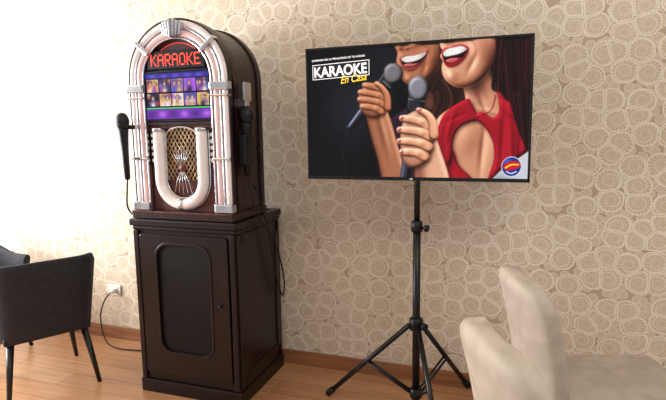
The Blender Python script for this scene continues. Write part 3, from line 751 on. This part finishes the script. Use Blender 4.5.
# ================================================================== CHAIRS
def dining_chair(name, loc, rz, W=.24, H=.90):
    e = empty(name, loc, rz)
    bm = bmesh.new(); NX, NZ = 18, 22; z0, rc = .40, .11
    Hh = H-z0; rows = {}
    for side in (0,1):
        for j in range(NZ+1):
            q = j/NZ; t = 1-(1-q)**1.6
            dz = max(0.0, (t*Hh)-(Hh-rc))
            hw = W*(.94+.06*t)-rc+math.sqrt(max(0,rc*rc-dz*dz))
            for i in range(NX+1):
                a = -1+2*i/NX; s = math.sin(a*math.pi/2*.999)
                x = s*hw
                ed = 1-abs(s)**6; et = 1-max(0,(t-.86)/.14)**3
                th = .014+.036*math.sqrt(max(0,ed))*math.sqrt(max(0,et))
                zz = z0+Hh*t+.020*(1-s*s)*max(0,(t-.6)/.4)
                yb = -.040*s*s+.075*t*t+.01*t
                rows[(side,j,i)] = bm.verts.new((x, yb+(th if side else -th), zz))
    for side in (0,1):
        for j in range(NZ):
            for i in range(NX):
                bm.faces.new([rows[(side,j,i)],rows[(side,j,i+1)],rows[(side,j+1,i+1)],rows[(side,j+1,i)]])
    for j in range(NZ):
        for i in (0,NX): bm.faces.new([rows[(0,j,i)],rows[(0,j+1,i)],rows[(1,j+1,i)],rows[(1,j,i)]])
    for i in range(NX):
        for j in (0,NZ): bm.faces.new([rows[(0,j,i)],rows[(0,j,i+1)],rows[(1,j,i+1)],rows[(1,j,i)]])
    finish('backrest', bm, M['cream'], e, smooth=True, sub=1)
    bm = bmesh.new(); bmesh.ops.create_cube(bm, size=1)
    bmesh.ops.subdivide_edges(bm, edges=bm.edges[:], cuts=5, use_grid_fill=True)
    for v in bm.verts:
        x,y,z = v.co*2
        k = W+.012*(-y)
        zz = .405+.055*z+(.018*(1-x*x)*(1-y*y) if z > .9 else 0)
        v.co = Vector((x*k*(1-.04*abs(y)**4), -.265+.285*y*(1-.04*abs(x)**4), zz))
    finish('seat', bm, M['cream'], e, smooth=True, bevel=.02, seg=3)
    for i,(x,y,dx,dy) in enumerate(((-.2,-.49,-.01,-.02),(.2,-.49,.01,-.02),(-.19,-.02,-.01,.05),(.19,-.02,.01,.05))):
        rod('leg_%d'%(i+1),(x,y,.36),(x+dx,y+dy,0),.022,.014,M['darkleg'],e,n=10)
dining_chair('dining_chair', (.09,2.00,0), 105, .225, .86)
dining_chair('dining_chair', (.015,1.37,0), 113, .230, .865)

def armchair(name, loc, rz, sc=1.0):
    e = empty(name, loc, rz, sc)
    hw, yf, yb, rc = .27,-.25,.26,.13
    path = [(hw,yf+(yb-rc-yf)*k/6) for k in range(6)]+[(hw-rc+rc*math.cos(a),yb-rc+rc*math.sin(a)) for a in [math.pi/2*k/7 for k in range(8)]]
    path += [(hw-rc-(2*(hw-rc))*k/6, yb) for k in range(1,6)]
    path += [(-(hw-rc)-rc*math.sin(a),yb-rc+rc*math.cos(a)) for a in [math.pi/2*k/7 for k in range(8)]]+[(-hw,(yb-rc)+(yf-(yb-rc))*(k+1)/6) for k in range(6)]
    bm = bmesh.new(); cols = []
    for i,(x,y) in enumerate(path):
        a = Vector(path[max(i-1,0)]); b = Vector(path[min(i+1,len(path)-1)]); t = (b-a).normalized(); n = Vector((t.y,-t.x))
        u = min(1,max(0,(y+.12)/.34)); u = u*u*(3-2*u); zt = .63+.16*u
        col = []
        for (fz,side) in ((0,1),(.25,1),(.6,1),(.92,1),(1,.7),(1,0.3),(.92,0),(.6,0),(.25,0),(0,0)):
            z = .34+(zt-.34)*fz; fl = .90+.13*fz
            off = -.05*(1-side)
            col.append(bm.verts.new((x*fl+n.x*off, y*fl+n.y*off+ (0.05*fz if y>0 else 0), z)))
        cols.append(col)
    for i in range(len(cols)-1):
        for j in range(9): bm.faces.new((cols[i][j],cols[i+1][j],cols[i+1][j+1],cols[i][j+1]))
        bm.faces.new((cols[i][9],cols[i+1][9],cols[i+1][0],cols[i][0]))
    bm.faces.new(cols[0]); bm.faces.new(cols[-1][::-1])
    finish('shell', bm, M['charcoal'], e, smooth=True, bevel=.006)
    box('seat_base', -.225,.225,-.235,.21,.325,.375, M['charcoal'], e, bevel=.015)
    box('seat_cushion', -.205,.205,-.25,.20,.37,.455, M['charcoal'], e, bevel=.03, seg=4)
    for i,(x,y) in enumerate(((-1,-1),(1,-1),(-1,1),(1,1))):
        rod('leg_%d'%(i+1),(x*.19,y*.18,.335),(x*.235,y*.235+(.02 if y>0 else 0),0),.022,.012,M['darkleg'],e,n=10)
armchair('armchair', (-2.51,2.13,0), -120, .95)
armchair('armchair', (-3.27,2.27,0), 84, .98)

# ================================================================== LIGHT
def area(name, loc, target, sx, sy, power, col):
    l = bpy.data.lights.new(name,'AREA'); l.shape='RECTANGLE'; l.size=sx; l.size_y=sy; l.energy=power; l.color=col
    o = bpy.data.objects.new(name,l); C.objects.link(o); o.location = loc
    o.rotation_euler = (Vector(target)-Vector(loc)).to_track_quat('-Z','Y').to_euler()
    return o
area('window_daylight', (-4.62,1.25,1.55), (-1.5,2.5,1.45), 2.0, 1.5, 215, (.97,.98,1.0))
area('ceiling_lamp', (.7,.6,2.68), (.7,1.0,0), 1.0, 1.0, 26, (1.0,.95,.87))
w = bpy.data.worlds.new('world'); scene.world = w; w.use_nodes = True
bg = w.node_tree.nodes['Background']; bg.inputs[0].default_value = (.96,.96,1.0,1); bg.inputs[1].default_value = .58

# ================================================================== CAMERA
cd = bpy.data.cameras.new('camera'); cam = bpy.data.objects.new('camera', cd); C.objects.link(cam)
cd.sensor_width = 36; cd.lens = 520/666*36; cd.clip_start = .05
cam.matrix_world = Matrix.Translation((0,0,1.4)) @ (Matrix.Rotation(math.radians(19.2),4,'Z') @ Matrix.Rotation(math.radians(90-7.7),4,'X') @ Matrix.Rotation(math.radians(-.86),4,'Z'))
scene.camera = cam
